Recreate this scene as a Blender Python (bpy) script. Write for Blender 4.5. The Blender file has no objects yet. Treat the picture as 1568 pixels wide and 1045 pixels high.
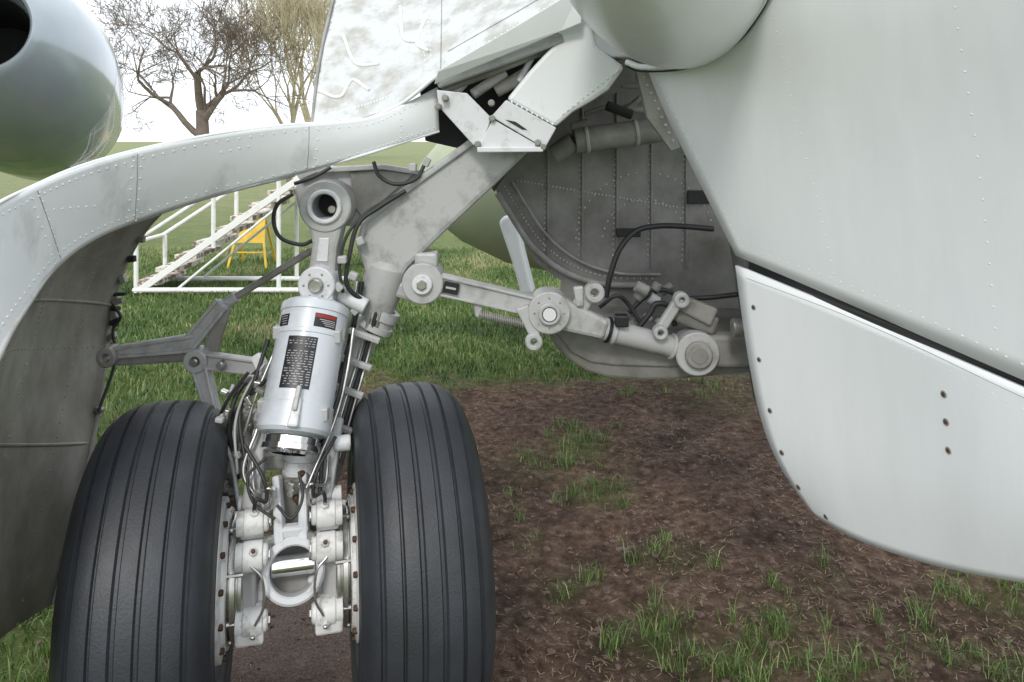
import bpy, bmesh, math, random
import numpy as np
from mathutils import Vector, Matrix, noise
from mathutils.bvhtree import BVHTree
random.seed(7); rng=np.random.default_rng(7)
scene=bpy.context.scene
col=scene.collection
# ------------------------------------------------------------------ materials
def mat(name,c,rough=.5,metal=0,var=.15,scale=6,c2=None,bump=0,bscale=40,stretch=(1,1,1),spec=.5,coat=0,detail=6,thr=(.35,.7),bdist=.01):
    m=bpy.data.materials.new(name); m.use_nodes=True
    nt=m.node_tree; n=nt.nodes; l=nt.links; b=n['Principled BSDF']
    g=n.new('ShaderNodeNewGeometry'); mp=n.new('ShaderNodeMapping'); mp.inputs['Scale'].default_value=stretch
    l.new(g.outputs['Position'],mp.inputs['Vector'])
    t=n.new('ShaderNodeTexNoise'); t.inputs['Scale'].default_value=scale; t.inputs['Detail'].default_value=detail
    t.inputs['Roughness'].default_value=.65
    l.new(mp.outputs[0],t.inputs['Vector'])
    r=n.new('ShaderNodeValToRGB'); r.color_ramp.elements[0].position=thr[0]; r.color_ramp.elements[1].position=thr[1]
    if c2 is None: c2=tuple(x*(1-var*2) for x in c)
    r.color_ramp.elements[0].color=(*c2,1); r.color_ramp.elements[1].color=(*c,1)
    l.new(t.outputs['Fac'],r.inputs['Fac']); l.new(r.outputs['Color'],b.inputs['Base Color'])
    b.inputs['Metallic'].default_value=metal
    mr=n.new('ShaderNodeMapRange'); mr.inputs['To Min'].default_value=min(1,rough+.12); mr.inputs['To Max'].default_value=max(.02,rough-.08)
    l.new(t.outputs['Fac'],mr.inputs['Value']); l.new(mr.outputs[0],b.inputs['Roughness'])
    b.inputs['Specular IOR Level'].default_value=spec
    b.inputs['Coat Weight'].default_value=coat
    if bump:
        t2=n.new('ShaderNodeTexNoise'); t2.inputs['Scale'].default_value=bscale; t2.inputs['Detail'].default_value=4
        l.new(g.outputs['Position'],t2.inputs['Vector'])
        bp=n.new('ShaderNodeBump'); bp.inputs['Strength'].default_value=bump; bp.inputs['Distance'].default_value=bdist
        l.new(t2.outputs['Fac'],bp.inputs['Height']); l.new(bp.outputs[0],b.inputs['Normal'])
    return m
M={}
M['white']=mat('white_paint',(.81,.83,.845),.36,scale=3,c2=(.75,.77,.785),stretch=(2,2,.4),bump=.05,bscale=10,coat=.15,thr=(.3,.6))
M['skin']=mat('skin_paint',(.72,.74,.755),.38,scale=9,c2=(.50,.51,.52),bump=.06,bscale=18,stretch=(1,1,.5),thr=(.25,.45))
M['grey']=mat('gear_paint',(.42,.42,.42),.42,c2=(.27,.265,.26),scale=16,bump=.08,bscale=60,thr=(.3,.5))
M['lgrey']=mat('gear_light_paint',(.63,.64,.66),.33,c2=(.42,.41,.39),scale=22,bump=.05,bscale=60,thr=(.29,.46))
M['can']=mat('strut_paint',(.58,.61,.66),.3,c2=(.45,.47,.50),scale=8,thr=(.3,.5),coat=.3)
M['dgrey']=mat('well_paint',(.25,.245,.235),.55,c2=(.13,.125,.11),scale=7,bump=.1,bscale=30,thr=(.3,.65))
M['wgrey']=mat('well_frame_paint',(.34,.335,.32),.5,c2=(.19,.18,.16),scale=9,bump=.1,bscale=30)
M['olive']=mat('door_inside_paint',(.34,.33,.305),.5,c2=(.18,.17,.15),scale=5,bump=.1,bscale=25)
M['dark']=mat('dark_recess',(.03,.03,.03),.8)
M['alu']=mat('polished_skin',(.60,.61,.60),.16,metal=.55,c2=(.42,.41,.36),scale=9,bump=.7,bscale=7,coat=.3,bdist=.03,thr=(.38,.54))  # yellowish mottling paints approximate reflections into the polished metal
M['reflection']=mat('painted_reflection',(.80,.81,.80),.5,var=.05)  # pale colour standing in for reflections on the fairing
M['steel']=mat('steel',(.68,.68,.66),.28,metal=.85,c2=(.42,.40,.37),scale=30)
M['chrome']=mat('chrome',(.85,.85,.85),.08,metal=1,var=.03)
M['cast']=mat('brake_housing',(.70,.70,.69),.42,metal=.0,c2=(.42,.40,.36),scale=26,bump=.12,bscale=90,thr=(.30,.48))
M['rubber']=mat('hose_rubber',(.03,.03,.032),.5)
M['tyre']=mat('tyre_rubber',(.033,.038,.047),.5,c2=(.020,.022,.026),scale=7,bump=.12,bscale=160,spec=.55)
M['red']=mat('red_label',(.35,.03,.02),.5)
M['black']=mat('black_label',(.015,.015,.02),.4)
M['letter']=mat('lettering',(.5,.5,.5),.6)
M['green']=mat('pale_green_paint',(.38,.43,.29),.35,c2=(.30,.35,.23),scale=2)
M['pod']=mat('engine_paint',(.42,.47,.51),.16,metal=.2,c2=(.36,.41,.45),scale=2,coat=.5)
M['brown']=mat('brake_rust',(.12,.07,.045),.7,metal=.3)
M['yellow']=mat('yellow_paint',(.78,.50,.03),.5)
M['stair']=mat('stair_paint',(.80,.80,.78),.5,scale=8,c2=(.6,.58,.52),thr=(.3,.45))
M['tread']=mat('stair_tread',(.20,.15,.11),.8,c2=(.65,.60,.52),scale=9,thr=(.47,.53))
M['bark']=mat('bark',(.23,.185,.155),.9,scale=3)
M['ybark']=mat('willow_bark',(.60,.53,.37),.9,scale=3)

# ------------------------------------------------------------------ helpers
def empty(name,loc=(0,0,0)):
    e=bpy.data.objects.new(name,None); e.empty_display_size=.1; col.objects.link(e); return e
def link(name,me,m,parent=None,smooth=False,bevel=0,seg=2):
    o=bpy.data.objects.new(name,me); col.objects.link(o)
    if m is not None: me.materials.append(M[m] if isinstance(m,str) else m)
    if smooth: me.polygons.foreach_set('use_smooth',[True]*len(me.polygons))
    if bevel:
        b=o.modifiers.new('Bevel','BEVEL'); b.width=bevel; b.segments=seg; b.limit_method='ANGLE'; b.angle_limit=.6; b.harden_normals=False
    if parent: o.parent=parent
    return o
def fix(me):
    bm=bmesh.new(); bm.from_mesh(me); bmesh.ops.recalc_face_normals(bm,faces=bm.faces); bm.to_mesh(me); bm.free()
def plate(name,pts,d,m,parent,bevel=.004):
    """pts: outline of 3D points, d: extrusion vector"""
    d=Vector(d); n=len(pts); vs=[Vector(p) for p in pts]; vs+= [v+d for v in vs]
    f=[tuple(range(n)),tuple(range(2*n-1,n-1,-1))]+[(i,(i+1)%n,(i+1)%n+n,i+n) for i in range(n)]
    me=bpy.data.meshes.new(name); me.from_pydata(vs,[],f); fix(me)
    return link(name,me,m,parent,bevel=bevel)
def xz(Y,pts): return [(a,Y,b) for a,b in pts]
def basis(d):
    d=Vector(d).normalized(); r=Vector((0,-1,0)) if abs(d.y)<.95 else Vector((0,0,1))
    e1=(r-d*r.dot(d)).normalized(); e2=d.cross(e1); return d,e1,e2
def lathe(name,prof,o,d,m,parent,seg=40,a0=0,a1=2*math.pi,smooth=True,sharp=True):
    o=Vector(o); d,e1,e2=basis(d); full=abs(a1-a0-2*math.pi)<1e-6
    ns=seg if full else seg+1; vs=[];f=[]
    for t,r in prof:
        for i in range(ns):
            a=a0+(a1-a0)*i/seg; vs.append(o+d*t+(e1*math.cos(a)+e2*math.sin(a))*r)
    for j in range(len(prof)-1):
        for i in range(seg):
            k=(i+1)%ns if full else i+1
            f.append((j*ns+i,j*ns+k,(j+1)*ns+k,(j+1)*ns+i))
    me=bpy.data.meshes.new(name); me.from_pydata(vs,[],f)
    bm=bmesh.new(); bm.from_mesh(me)
    bmesh.ops.remove_doubles(bm,verts=bm.verts,dist=1e-6); bmesh.ops.recalc_face_normals(bm,faces=bm.faces)
    for e in bm.edges:
        if len(e.link_faces)==2 and e.calc_face_angle(0)>.55: e.smooth=False
    bm.to_mesh(me); bm.free()
    return link(name,me,m,parent,smooth=smooth)
def cyl(name,p,q,r,m,parent,r2=None,seg=24,c=.003):
    p=Vector(p);q=Vector(q);L=(q-p).length; r2=r if r2 is None else r2; c=min(c,r*.3,L*.3)
    return lathe(name,[(0,0),(0,r-c),(c,r),(L-c,r2),(L,r2-c),(L,0)],p,q-p,m,parent,seg)
def lug(name,c,ro,ri,th,m,parent,axis=(0,1,0),seg=36):
    """eye lug: real ring with through hole, centred on c"""
    a=Vector(axis).normalized(); o=Vector(c)-a*th/2; k=.004
    return lathe(name,[(k,ri),(0,ri+k),(0,ro-k),(k,ro),(th-k,ro),(th,ro-k),(th,ri+k),(th-k,ri),(k,ri)],o,a,m,parent,seg)
def catmull(pts,n=8):
    P=[Vector(p) for p in pts]; P=[P[0]*2-P[1]]+P+[P[-1]*2-P[-2]]; out=[]
    for i in range(1,len(P)-2):
        for k in range(n):
            t=k/n; a,b,c,d=P[i-1:i+3]
            out.append(.5*((2*b)+(c-a)*t+(2*a-5*b+4*c-d)*t*t+(3*b-a-3*c+d)*t**3))
    out.append(P[-2]); return out
def hose(name,pts,r,m,parent,n=8,res=3):
    cu=bpy.data.curves.new(name,'CURVE'); cu.dimensions='3D'; cu.bevel_depth=r; cu.bevel_resolution=res; cu.use_fill_caps=True
    q=catmull(pts,n) if n>1 and len(pts)>2 else [Vector(p) for p in pts]
    s=cu.splines.new('POLY'); s.points.add(len(q)-1)
    for i,p in enumerate(q): s.points[i].co=(*p,1)
    s.use_smooth=True
    o=bpy.data.objects.new(name,cu); col.objects.link(o); cu.materials.append(M[m]); o.parent=parent; return o
def bar(name,p,q,w1,w2,th,m,parent,bevel=.005,up=None,flange=0):
    """tapered bar from p to q, w measured across, th along depth"""
    p=Vector(p);q=Vector(q);d=(q-p).normalized(); t=Vector(up) if up else Vector((0,1,0)); t=(t-d*t.dot(d)).normalized(); s=d.cross(t)
    pts=[p+s*w1/2-t*th/2,q+s*w2/2-t*th/2,q-s*w2/2-t*th/2,p-s*w1/2-t*th/2]
    o=plate(name,pts,t*th,m,parent,bevel)
    if flange:
        for k,sg in enumerate((1,-1)):
            a=p+s*sg*(w1/2-flange/2); b=q+s*sg*(w2/2-flange/2)
            pp=[a+s*flange/2-t*(th/2+.008),b+s*flange/2-t*(th/2+.008),b-s*flange/2-t*(th/2+.008),a-s*flange/2-t*(th/2+.008)]
            plate(name+'_rib_%d'%k,pp,t*.009,m,parent,.002)
    return o
def box(name,c,s,m,parent,rot=None,bevel=.004):
    c=Vector(c); hs=[x/2 for x in s]; vs=[Vector((i*hs[0],j*hs[1],k*hs[2])) for i in(-1,1) for j in(-1,1) for k in(-1,1)]
    if rot is not None: vs=[rot@v for v in vs]
    vs=[v+c for v in vs]; f=[(0,1,3,2),(4,6,7,5),(0,4,5,1),(2,3,7,6),(0,2,6,4),(1,5,7,3)]
    me=bpy.data.meshes.new(name); me.from_pydata(vs,[],f); fix(me); return link(name,me,m,parent,bevel=bevel)
def loft(name,rows,m,parent,sub=3,thick=.004):
    nr=len(rows);nc=len(rows[0]); vs=[Vector(p) for r in rows for p in r]
    f=[(j*nc+i,j*nc+i+1,(j+1)*nc+i+1,(j+1)*nc+i) for j in range(nr-1) for i in range(nc-1)]
    me=bpy.data.meshes.new(name); me.from_pydata(vs,[],f)
    o=link(name,me,m,parent,smooth=True)
    if sub:
        s=o.modifiers.new('Subd','SUBSURF'); s.levels=sub; s.render_levels=sub; s.boundary_smooth='PRESERVE_CORNERS'
    if thick:
        s=o.modifiers.new('Sol','SOLIDIFY'); s.thickness=thick; s.offset=0
    return o
def snapper(o,face=(0,0,1.65)):
    """nearest point on the face of o that looks toward the open side"""
    dg=bpy.context.evaluated_depsgraph_get(); t=BVHTree.FromObject(o,dg); fc=Vector(face)
    def f(p):
        loc,nm,i,d=t.find_nearest(Vector(p))
        if nm.dot(fc-loc)<0: nm=-nm
        h=t.ray_cast(loc+nm*.03,-nm,.06)
        if h[0] is not None: loc=h[0]
        return loc,nm
    return f
def domes(name,items,r,m,parent,h=.5):
    vs=[];f=[]
    for p,nm in items:
        d,e1,e2=basis(nm); p=Vector(p); b=len(vs); K=8
        for rr,hh in((1,0),(.8,.65),):
            for i in range(K):
                a=2*math.pi*i/K; vs.append(p+(e1*math.cos(a)+e2*math.sin(a))*r*rr+d*r*h*hh)
        vs.append(p+d*r*h)
        for i in range(K):
            k=(i+1)%K; f.append((b+i,b+k,b+K+k,b+K+i)); f.append((b+K+i,b+K+k,b+2*K))
    me=bpy.data.meshes.new(name); me.from_pydata(vs,[],f); fix(me); return link(name,me,m,parent,smooth=True)
def lerp(a,b,t): return Vector(a)*(1-t)+Vector(b)*t
def line(a,b,n): return [lerp(a,b,i/(n-1)) for i in range(n)]

# ------------------------------------------------------------------ camera (1.65 m eye height, rising-front lens)
cam=bpy.data.cameras.new('camera'); co=bpy.data.objects.new('camera',cam); col.objects.link(co); scene.camera=co
co.location=(0,0,1.65); co.rotation_euler=(math.radians(90),0,0); cam.sensor_width=36; cam.lens=27.55; cam.shift_y=-.1955
cam.clip_start=.05; cam.clip_end=3000

# ------------------------------------------------------------------ landing gear
LG=empty('main_landing_gear')
G=Matrix.Translation((-.620,2.2,0))@Matrix.Rotation(math.radians(14.5),4,'Z')
G3=G.to_3x3()
AX=(G3@Vector((1,0,0)))
def L(u,v,z): return G@Vector((u,v,z))
AZ=.45
def tyre(name,cu):
    prof=[]; r0=.325; N=120; hw=.166
    gro=[-.118,-.071,-.024,.024,.071,.118]
    for i in range(N+1):
        a=math.radians(-62+304*i/N) ; ca,sa=math.cos(a),math.sin(a); e=2/2.7 if sa>0 else 2/2.1
        u=hw*math.copysign(abs(ca)**e,ca); r=r0+.150*math.copysign(abs(sa)**e,sa)
        prof.append((u,r))
    dense=[]
    for (u1,a1),(u2,a2) in zip(prof,prof[1:]):
        k=max(1,int(math.hypot(u2-u1,a2-a1)/.0035))
        for j in range(k): dense.append((u1+(u2-u1)*j/k,a1+(a2-a1)*j/k))
    out=[]
    for u,r in dense:
        if r>.4:
            for g in gro:
                if abs(u-g)<.0042: r-=.009
        else:
            for rr in(.375,.30,.27):
                if abs(r-rr)<.004 : u+=math.copysign(.0025,u)
        out.append((u,r))
    return lathe(name,out,L(cu,0,AZ),AX,'tyre',LG,seg=128)
tyre('tyre_inboard',.336); tyre('tyre_outboard',-.336)
for s,nm in((1,'r'),(-1,'l')):
    ax=AX*s; o=L(0,0,AZ)
    lathe('rim_'+nm,[(.160,.14),(.160,.174),(.170,.178),(.172,.194),(.176,.203),(.188,.205),(.196,.198),(.215,.19),(.30,.17),(.44,.186),(.462,.2),(.470,.205),(.476,.2),(.465,.18),(.40,.15),(.40,.07),(.43,.065),(.43,0)],o,ax,'cast',LG,seg=72)
    lathe('brake_disc_'+nm,[(.118,.06),(.118,.150),(.122,.154),(.130,.154),(.132,.142),(.136,.142),(.138,.160),(.150,.162),(.152,.145),(.155,.145),(.157,.166),(.166,.166),(.168,.14)],o,ax,'steel',LG,seg=72)
    lathe('brake_stack_'+nm,[(.130,.138),(.168,.138),(.17,.1)],o,ax,'brown',LG,seg=48)
    lathe('torque_plate_'+nm,[(.02,.05),(.055,.06),(.075,.085),(.08,.10),(.10,.102),(.105,.125),(.118,.125),(.12,.06)],o,ax,'cast',LG,seg=48)
    for k in range(14):
        a=2*math.pi*k/14+.15; rad=G3@Vector((0,math.cos(a),math.sin(a)))
        p=o+ax*.175+rad*.190; cyl('rim_bolt_%s_%d'%(nm,k),p,p-ax*.014,.008,'brown',LG,seg=6)
    for k in range(8):
        a=2*math.pi*k/8+.3; rad=G3@Vector((0,math.cos(a),math.sin(a)))
        p=o+ax*.115+rad*.156; cyl('stack_bolt_%s_%d'%(nm,k),p,p+ax*.05,.007,'steel',LG,seg=8)
    # caliper cylinders: (v, z, radius) in gear axes
    for k,(v,z,rr) in enumerate(((-.105,.640,.034),(-.140,.568,.038),(-.145,.400,.036),(-.05,.665,.026))):
        p=L(0,v,z); rad=(L(0,v,z)-L(0,0,AZ)).normalized(); ar=math.atan2(z-AZ,-v)
        lathe('piston_%s_%d'%(nm,k),[(0,0),(0,rr*.62),(.004,rr*.74),(.012,rr*.76),(.014,rr*.96),(.018,rr),(.060,rr),(.064,rr*.92),(.08,rr*.92),(.082,rr*.6)],p+ax*.055,ax,'cast',LG,seg=32)
        cyl('piston_cap_%s_%d'%(nm,k),p+ax*.056,p+ax*.048,rr*.42,'steel',LG,seg=6)
        cyl('piston_port_%s_%d'%(nm,k),p+ax*.09+rad*(rr-.004),p+ax*.09+rad*(rr+.008),.011,'cast',LG,seg=6)
        cyl('bleed_nut_%s_%d'%(nm,k),p+ax*.09+rad*(rr+.006),p+ax*.09+rad*(rr+.015),.006,'brown' if k%2 else 'steel',LG,seg=6)
        box('piston_foot_%s_%d'%(nm,k),p+ax*.098-rad*.010,(.060,rr*1.7,rr*1.6),'cast',LG,rot=G3@Matrix.Rotation(-ar,3,'X'),bevel=.009)
    bar('caliper_web_%s'%nm,L(s*.108,-.12,.55),L(s*.108,-.12,.42),.05,.05,.03,'grey',LG,bevel=.008)
    box('caliper_foot_%s'%nm,L(s*.100,-.15,.375),(.072,.05,.045),'cast',LG,rot=G3,bevel=.008)
    cyl('caliper_foot_nut_%s'%nm,L(s*.10,-.15,.352),L(s*.10,-.15,.342),.010,'brown',LG,seg=6)
    hose('brake_pipe_'+nm,[L(s*.09,-.05,.61),L(s*.085,-.09,.65),L(s*.05,-.10,.67),L(s*.05,-.12,.73),L(s*.09,-.10,.72),L(s*.10,-.05,.78)],.004,'steel',LG)
    hose('brake_hose_'+nm,[L(s*.075,-.09,.64),L(s*.09,-.12,.67),L(s*.085,-.13,.71),L(s*.06,-.12,.70),L(s*.07,-.11,.76),L(s*.12,-.06,.83)],.005,'rubber',LG)
    hose('bleed_pipe_'+nm,[L(s*.095,-.175,.56),L(s*.068,-.185,.53),L(s*.064,-.185,.46),L(s*.085,-.18,.41)],.0035,'steel',LG)
cyl('axle',L(-.16,0,AZ),L(.16,0,AZ),.052,'cast',LG)
fwd=(G3@Vector((0,-1,.38))).normalized()
kc=L(.008,-.120,.508)
lathe('knuckle_ring',[(-.07,.060),(.025,.060),(.03,.064),(.03,.076),(.025,.082),(-.02,.086),(-.08,.07)],kc,fwd,'lgrey',LG,seg=56)
lathe('knuckle_bore',[(-.06,0),(-.055,.045),(-.05,.0595)],kc,fwd,'dgrey',LG,seg=40)
cyl('knuckle_pin',kc+AX*-.057-fwd*.012+Vector((0,0,.012)),kc+AX*.057-fwd*.012+Vector((0,0,.012)),.026,'chrome',LG,seg=40)
box('knuckle_body',L(.0,-.0,.47),(.14,.10,.13),'cast',LG,rot=G3,bevel=.02)
for s in(-1,1):
    bar('yoke_arm_%d'%s,L(s*.030+.005,-.105,.575),L(s*.036,-.05,.735),.027,.02,.035,'lgrey',LG,bevel=.006)
    bar('yoke_wing_%d'%s,L(s*.055,-.10,.54),L(s*.10,-.08,.585),.055,.045,.035,'lgrey',LG,bevel=.008)
    bar('yoke_wing_low_%d'%s,L(s*.06,-.10,.48),L(s*.095,-.10,.42),.04,.035,.03,'lgrey',LG,bevel=.008)
    cyl('yoke_nut_%d'%s,L(s*.055,-.13,.595),L(s*.055,-.11,.595),.010,'steel',LG,seg=6)
box('knuckle_bridge',L(.005,-.095,.602),(.085,.035,.03),'lgrey',LG,rot=G3,bevel=.008)
box('yoke_slot_back',L(.003,-.03,.65),(.05,.02,.13),'dgrey',LG,rot=G3,bevel=.004)
top=Vector((-.573,2.30,1.172)); bot=Vector((-.596,2.13,.852)); d=(bot-top).normalized(); Ls=(bot-top).length
K=1.10
lathe('shock_absorber_body',[(t,r*K) for t,r in [(0,0),(0,.070),(.004,.078),(.012,.088),(.02,.0895),(.036,.0895),(.038,.0865),(.092,.0865),(.094,.0885),(.104,.0885),(.106,.0865),(Ls-.075,.0865),(Ls-.073,.0895),(Ls-.01,.0905),(Ls,.084),(Ls+.001,.06)]],top,d,'can',LG,seg=64)
lathe('gland_nut',[(Ls,.070),(Ls+.008,.076),(Ls+.010,.072),(Ls+.026,.072),(Ls+.028,.078),(Ls+.042,.078),(Ls+.044,.06),(Ls+.05,.045)],top,d,'chrome',LG,seg=64)
dsl=d*0.6+Vector((-.02,.13,-.42))
lathe('piston_sleeve',[(Ls+.030,.05),(Ls+.07,.052),(Ls+.075,.046),(Ls+.10,.046),(Ls+.102,.050),(Ls+.11,.050),(Ls+.112,.043),(Ls+.28,.044)],top,dsl,'lgrey',LG,seg=32)
R0=.0865*K+.0008
lathe('data_plate',[(.118,R0),(.258,R0)],top,d,'black',LG,seg=12,a0=-.45,a1=.42)
lathe('warning_plate',[(.05,R0),(.088,R0)],top,d,'black',LG,seg=12,a0=-.95,a1=-.25)
lathe('red_plate',[(.052,R0+.0005),(.062,R0+.0005)],top,d,'red',LG,seg=12,a0=-.93,a1=-.27)
lathe('side_plate',[(.055,R0),(.088,R0)],top,d,'black',LG,seg=12,a0=.55,a1=1.0)
for i in range(19):
    t=.124+i*.0068; a=-.40
    if i in(4,): continue
    while a<.34:
        w=random.uniform(.03,.12); lathe('plate_text_%d'%i,[(t,R0+.0006),(t+.0018,R0+.0006)],top,d,'letter',LG,seg=2,a0=a,a1=min(a+w,.37)); a+=w+random.uniform(.03,.09)
        if random.random()<.06: break
for i in range(4):
    lathe('warn_text_%d'%i,[(.066+i*.005,R0+.0005),(.068+i*.005,R0+.0005)],top,d,'letter',LG,seg=4,a0=-.9,a1=-.4-.06*i)
    lathe('side_text_%d'%i,[(.06+i*.007,R0+.0005),(.062+i*.007,R0+.0005)],top,d,'letter',LG,seg=4,a0=.6,a1=.92-.04*i)
_,e1,e2=basis(d)
for sgn,t in((-1,.31),(1,.10),(1,.30),(-1,.10)):
    p=top+d*t+(e1*math.cos(sgn*1.1)+e2*math.sin(sgn*1.1))*.093
    box('clamp_%d_%d'%(sgn,int(t*100)),p,(.026,.03,.036),'grey',LG)
p0=top+d*(Ls-.085)+e1*.096+e2*-.02
bar('charging_valve_guard',p0,p0+d*.08+e1*.01,.022,.030,.02,'lgrey',LG,up=e1,bevel=.006)
bar('charging_valve',p0-d*.025+e1*.01,p0+d*.04+e1*.014,.012,.012,.02,'grey',LG,up=e1,bevel=.003)
# big leg forging
leg=[(-.124,1.66),(.062,1.63),(-.058,1.51),(-.208,1.37),(-.318,1.262),(-.355,1.20),(-.388,1.168),(-.425,1.178),(-.455,1.27),(-.478,1.336),(-.452,1.41),(-.288,1.54)]
plate('leg_forging',xz(2.385,leg),(0,.12,0),'grey',LG,bevel=.014)
plate('leg_edge_rib',[(-.128,2.372,1.652),(-.29,2.372,1.535),(-.455,2.372,1.405),(-.47,2.372,1.345),(-.455,2.372,1.34),(-.44,2.372,1.398),(-.28,2.372,1.52),(-.105,2.372,1.645)],(0,.02,0),'grey',LG,bevel=.005)
lathe('leg_socket',[(-.02,.0),(-.02,.05),(0,.066),(.05,.066),(.10,.058),(.16,.045),(.17,0)],(-.385,2.43,1.26),(-.12,0,-.5),'grey',LG)
lathe('leg_collar',[(0,.04),(0,.056),(.03,.058),(.032,.05),(.05,.05),(.052,.058),(.07,.058),(.072,.04)],(-.40,2.44,1.13),(-.25,-.03,-.5),'grey',LG)
hose('trailing_leg',[(-.40,2.45,1.17),(-.46,2.43,1.03),(-.505,2.37,.86),(-.54,2.32,.68),(-.60,2.24,.50)],.036,'grey',LG,res=8)
for i,(dx,r,m) in enumerate(((-.045,.006,'steel'),(-.03,.008,'rubber'),(.03,.007,'rubber'),(.042,.005,'steel'),(.012,.006,'steel'))):
    hose('leg_pipe_%d'%i,[(-.43+dx,2.40,1.22),(-.445+dx,2.385,1.12),(-.475+dx*.9,2.385,1.0),(-.51+dx,2.33,.87),(-.55+dx,2.27,.70),(-.585+dx*1.5,2.19,.60)],r,m,LG)
for i,t in enumerate((.15,.35,.55,.8)):
    p=lerp((-.43,2.41,1.12),(-.535,2.3,.74),t); box('pipe_clip_%d'%i,p+Vector((0,-.03,0)),(.10,.02,.018),'grey',LG,rot=Matrix.Rotation(.35,3,'Y'))
plate('upper_bracket',xz(2.43,[(-.678,1.50),(-.65,1.548),(-.60,1.568),(-.398,1.576),(-.268,1.556),(-.43,1.39),(-.498,1.385),(-.62,1.385),(-.665,1.44)]),(0,.05,0),'grey',LG,bevel=.012)
plate('bracket_web',xz(2.415,[(-.50,1.555),(-.40,1.56),(-.30,1.548),(-.46,1.41),(-.49,1.45)]),(0,.02,0),'wgrey',LG,bevel=.004)
plate('bracket_flange',xz(2.40,[(-.66,1.545),(-.60,1.568),(-.398,1.578),(-.28,1.558),(-.28,1.545),(-.398,1.562),(-.60,1.552),(-.65,1.53)]),(0,.04,0),'grey',LG,bevel=.003)
lug('actuator_eye',(-.558,2.385,1.454),.078,.040,.10,'grey',LG)
lug('actuator_eye_bush',(-.558,2.333,1.454),.052,.038,.02,'lgrey',LG)
cyl('eye_hole_dark',(-.558,2.425,1.454),(-.558,2.43,1.454),.042,'dark',LG)
cyl('eye_pin_end',(-.552,2.40,1.44),(-.552,2.424,1.44),.014,'steel',LG)
plate('actuator_link',xz(2.34,[(-.616,1.42),(-.50,1.42),(-.522,1.33),(-.528,1.25),(-.612,1.25),(-.598,1.34)]),(0,.07,0),'grey',LG,bevel=.012)
plate('link_recess',xz(2.336,[(-.575,1.36),(-.545,1.36),(-.55,1.29),(-.585,1.29)]),(0,.006,0),'lgrey',LG,bevel=.002)
lug('link_lower_eye',(-.572,2.335,1.228),.054,.020,.10,'lgrey',LG)
cyl('link_pin',(-.572,2.27,1.228),(-.572,2.40,1.228),.020,'steel',LG)
domes('link_pin_bolts',[((-.572+.036*math.cos(a),2.285,1.228+.036*math.sin(a)),(0,-1,0)) for a in np.arange(0,6.2,1.05)],.004,'wgrey',LG)
for s in(-1,1): bar('lower_clevis_%d'%s,(-.572+s*.03,2.33,1.21),(-.573+s*.035,2.31,1.165),.03,.036,.06,'grey',LG)
# side stay
lug('stay_leg_eye',(-.268,2.39,1.222),.062,.022,.10,'grey',LG)
cyl('stay_leg_pin',(-.268,2.325,1.222),(-.268,2.45,1.222),.030,'lgrey',LG); cyl('stay_leg_pin_nut',(-.268,2.315,1.222),(-.268,2.33,1.222),.016,'steel',LG,seg=6)
box('stay_fork',(-.262,2.41,1.285),(.07,.06,.05),'grey',LG,bevel=.01)
box('stay_fork_block',(-.33,2.42,1.19),(.09,.06,.05),'grey',LG,rot=Matrix.Rotation(.3,3,'Y'),bevel=.012)
bar('side_stay_upper',(-.226,2.38,1.218),(.07,2.40,1.146),.062,.058,.05,'grey',LG,flange=.008)
bar('stay_label',(-.205,2.347,1.214),(-.16,2.349,1.204),.034,.034,.004,'black',LG,bevel=0)
bar('stay_label_text',(-.198,2.344,1.212),(-.168,2.346,1.206),.006,.006,.003,'letter',LG,bevel=0)
cyl('spring_rod',(-.10,2.37,1.126),(.06,2.37,1.091),.006,'wgrey',LG)
sp=[]
for i in range(161):
    t=i/160; c=lerp((-.095,2.37,1.125),(.035,2.37,1.096),t); a=t*2*math.pi*20; sp.append(c+Vector((0,math.cos(a),math.sin(a)))*.012)
hose('stay_spring',sp,.0022,'wgrey',LG,n=1,res=2)
bar('spring_anchor',(-.105,2.38,1.16),(-.10,2.38,1.115),.03,.02,.02,'grey',LG); bar('spring_lever',(.03,2.37,1.15),(.075,2.37,1.05),.04,.03,.03,'grey',LG)
lug('lever_eye',(.066,2.36,1.046),.026,.010,.03,'grey',LG)
lug('stay_knee',(.112,2.40,1.132),.064,.022,.10,'grey',LG); cyl('stay_knee_pin',(.112,2.335,1.132),(.112,2.47,1.132),.026,'lgrey',LG)
domes('knee_bolts',[((.112+.045*math.cos(a),2.35,1.132+.045*math.sin(a)),(0,-1,0)) for a in np.arange(0,6.2,.785)],.0035,'wgrey',LG)
lug('knee_cap',(.112,2.345,1.132),.034,.016,.02,'grey',LG)
bar('side_stay_lower',(.135,2.40,1.13),(.285,2.42,1.072),.10,.058,.07,'grey',LG,bevel=.012)
cyl('stay_actuator',(.28,2.43,1.068),(.52,2.46,1.000),.036,'grey',LG,r2=.033)
for t in(.05,.12,.9):
    p=lerp((.28,2.43,1.068),(.52,2.46,1.0),t); q=lerp((.28,2.43,1.068),(.52,2.46,1.0),t+.045); cyl('actuator_band_%d'%int(t*100),p,q,.041,'grey' if t>.1 else 'black',LG)
lug('stay_body_eye',(.575,2.46,.990),.068,.024,.08,'grey',LG); cyl('stay_body_pin',(.575,2.40,.990),(.575,2.51,.990),.027,'dgrey',LG); lug('stay_body_cap',(.575,2.412,.990),.042,.02,.02,'wgrey',LG)
bar('stay_trunnion',(.585,2.47,.995),(.75,2.5,.985),.10,.10,.07,'wgrey',LG,bevel=.012)
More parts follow.
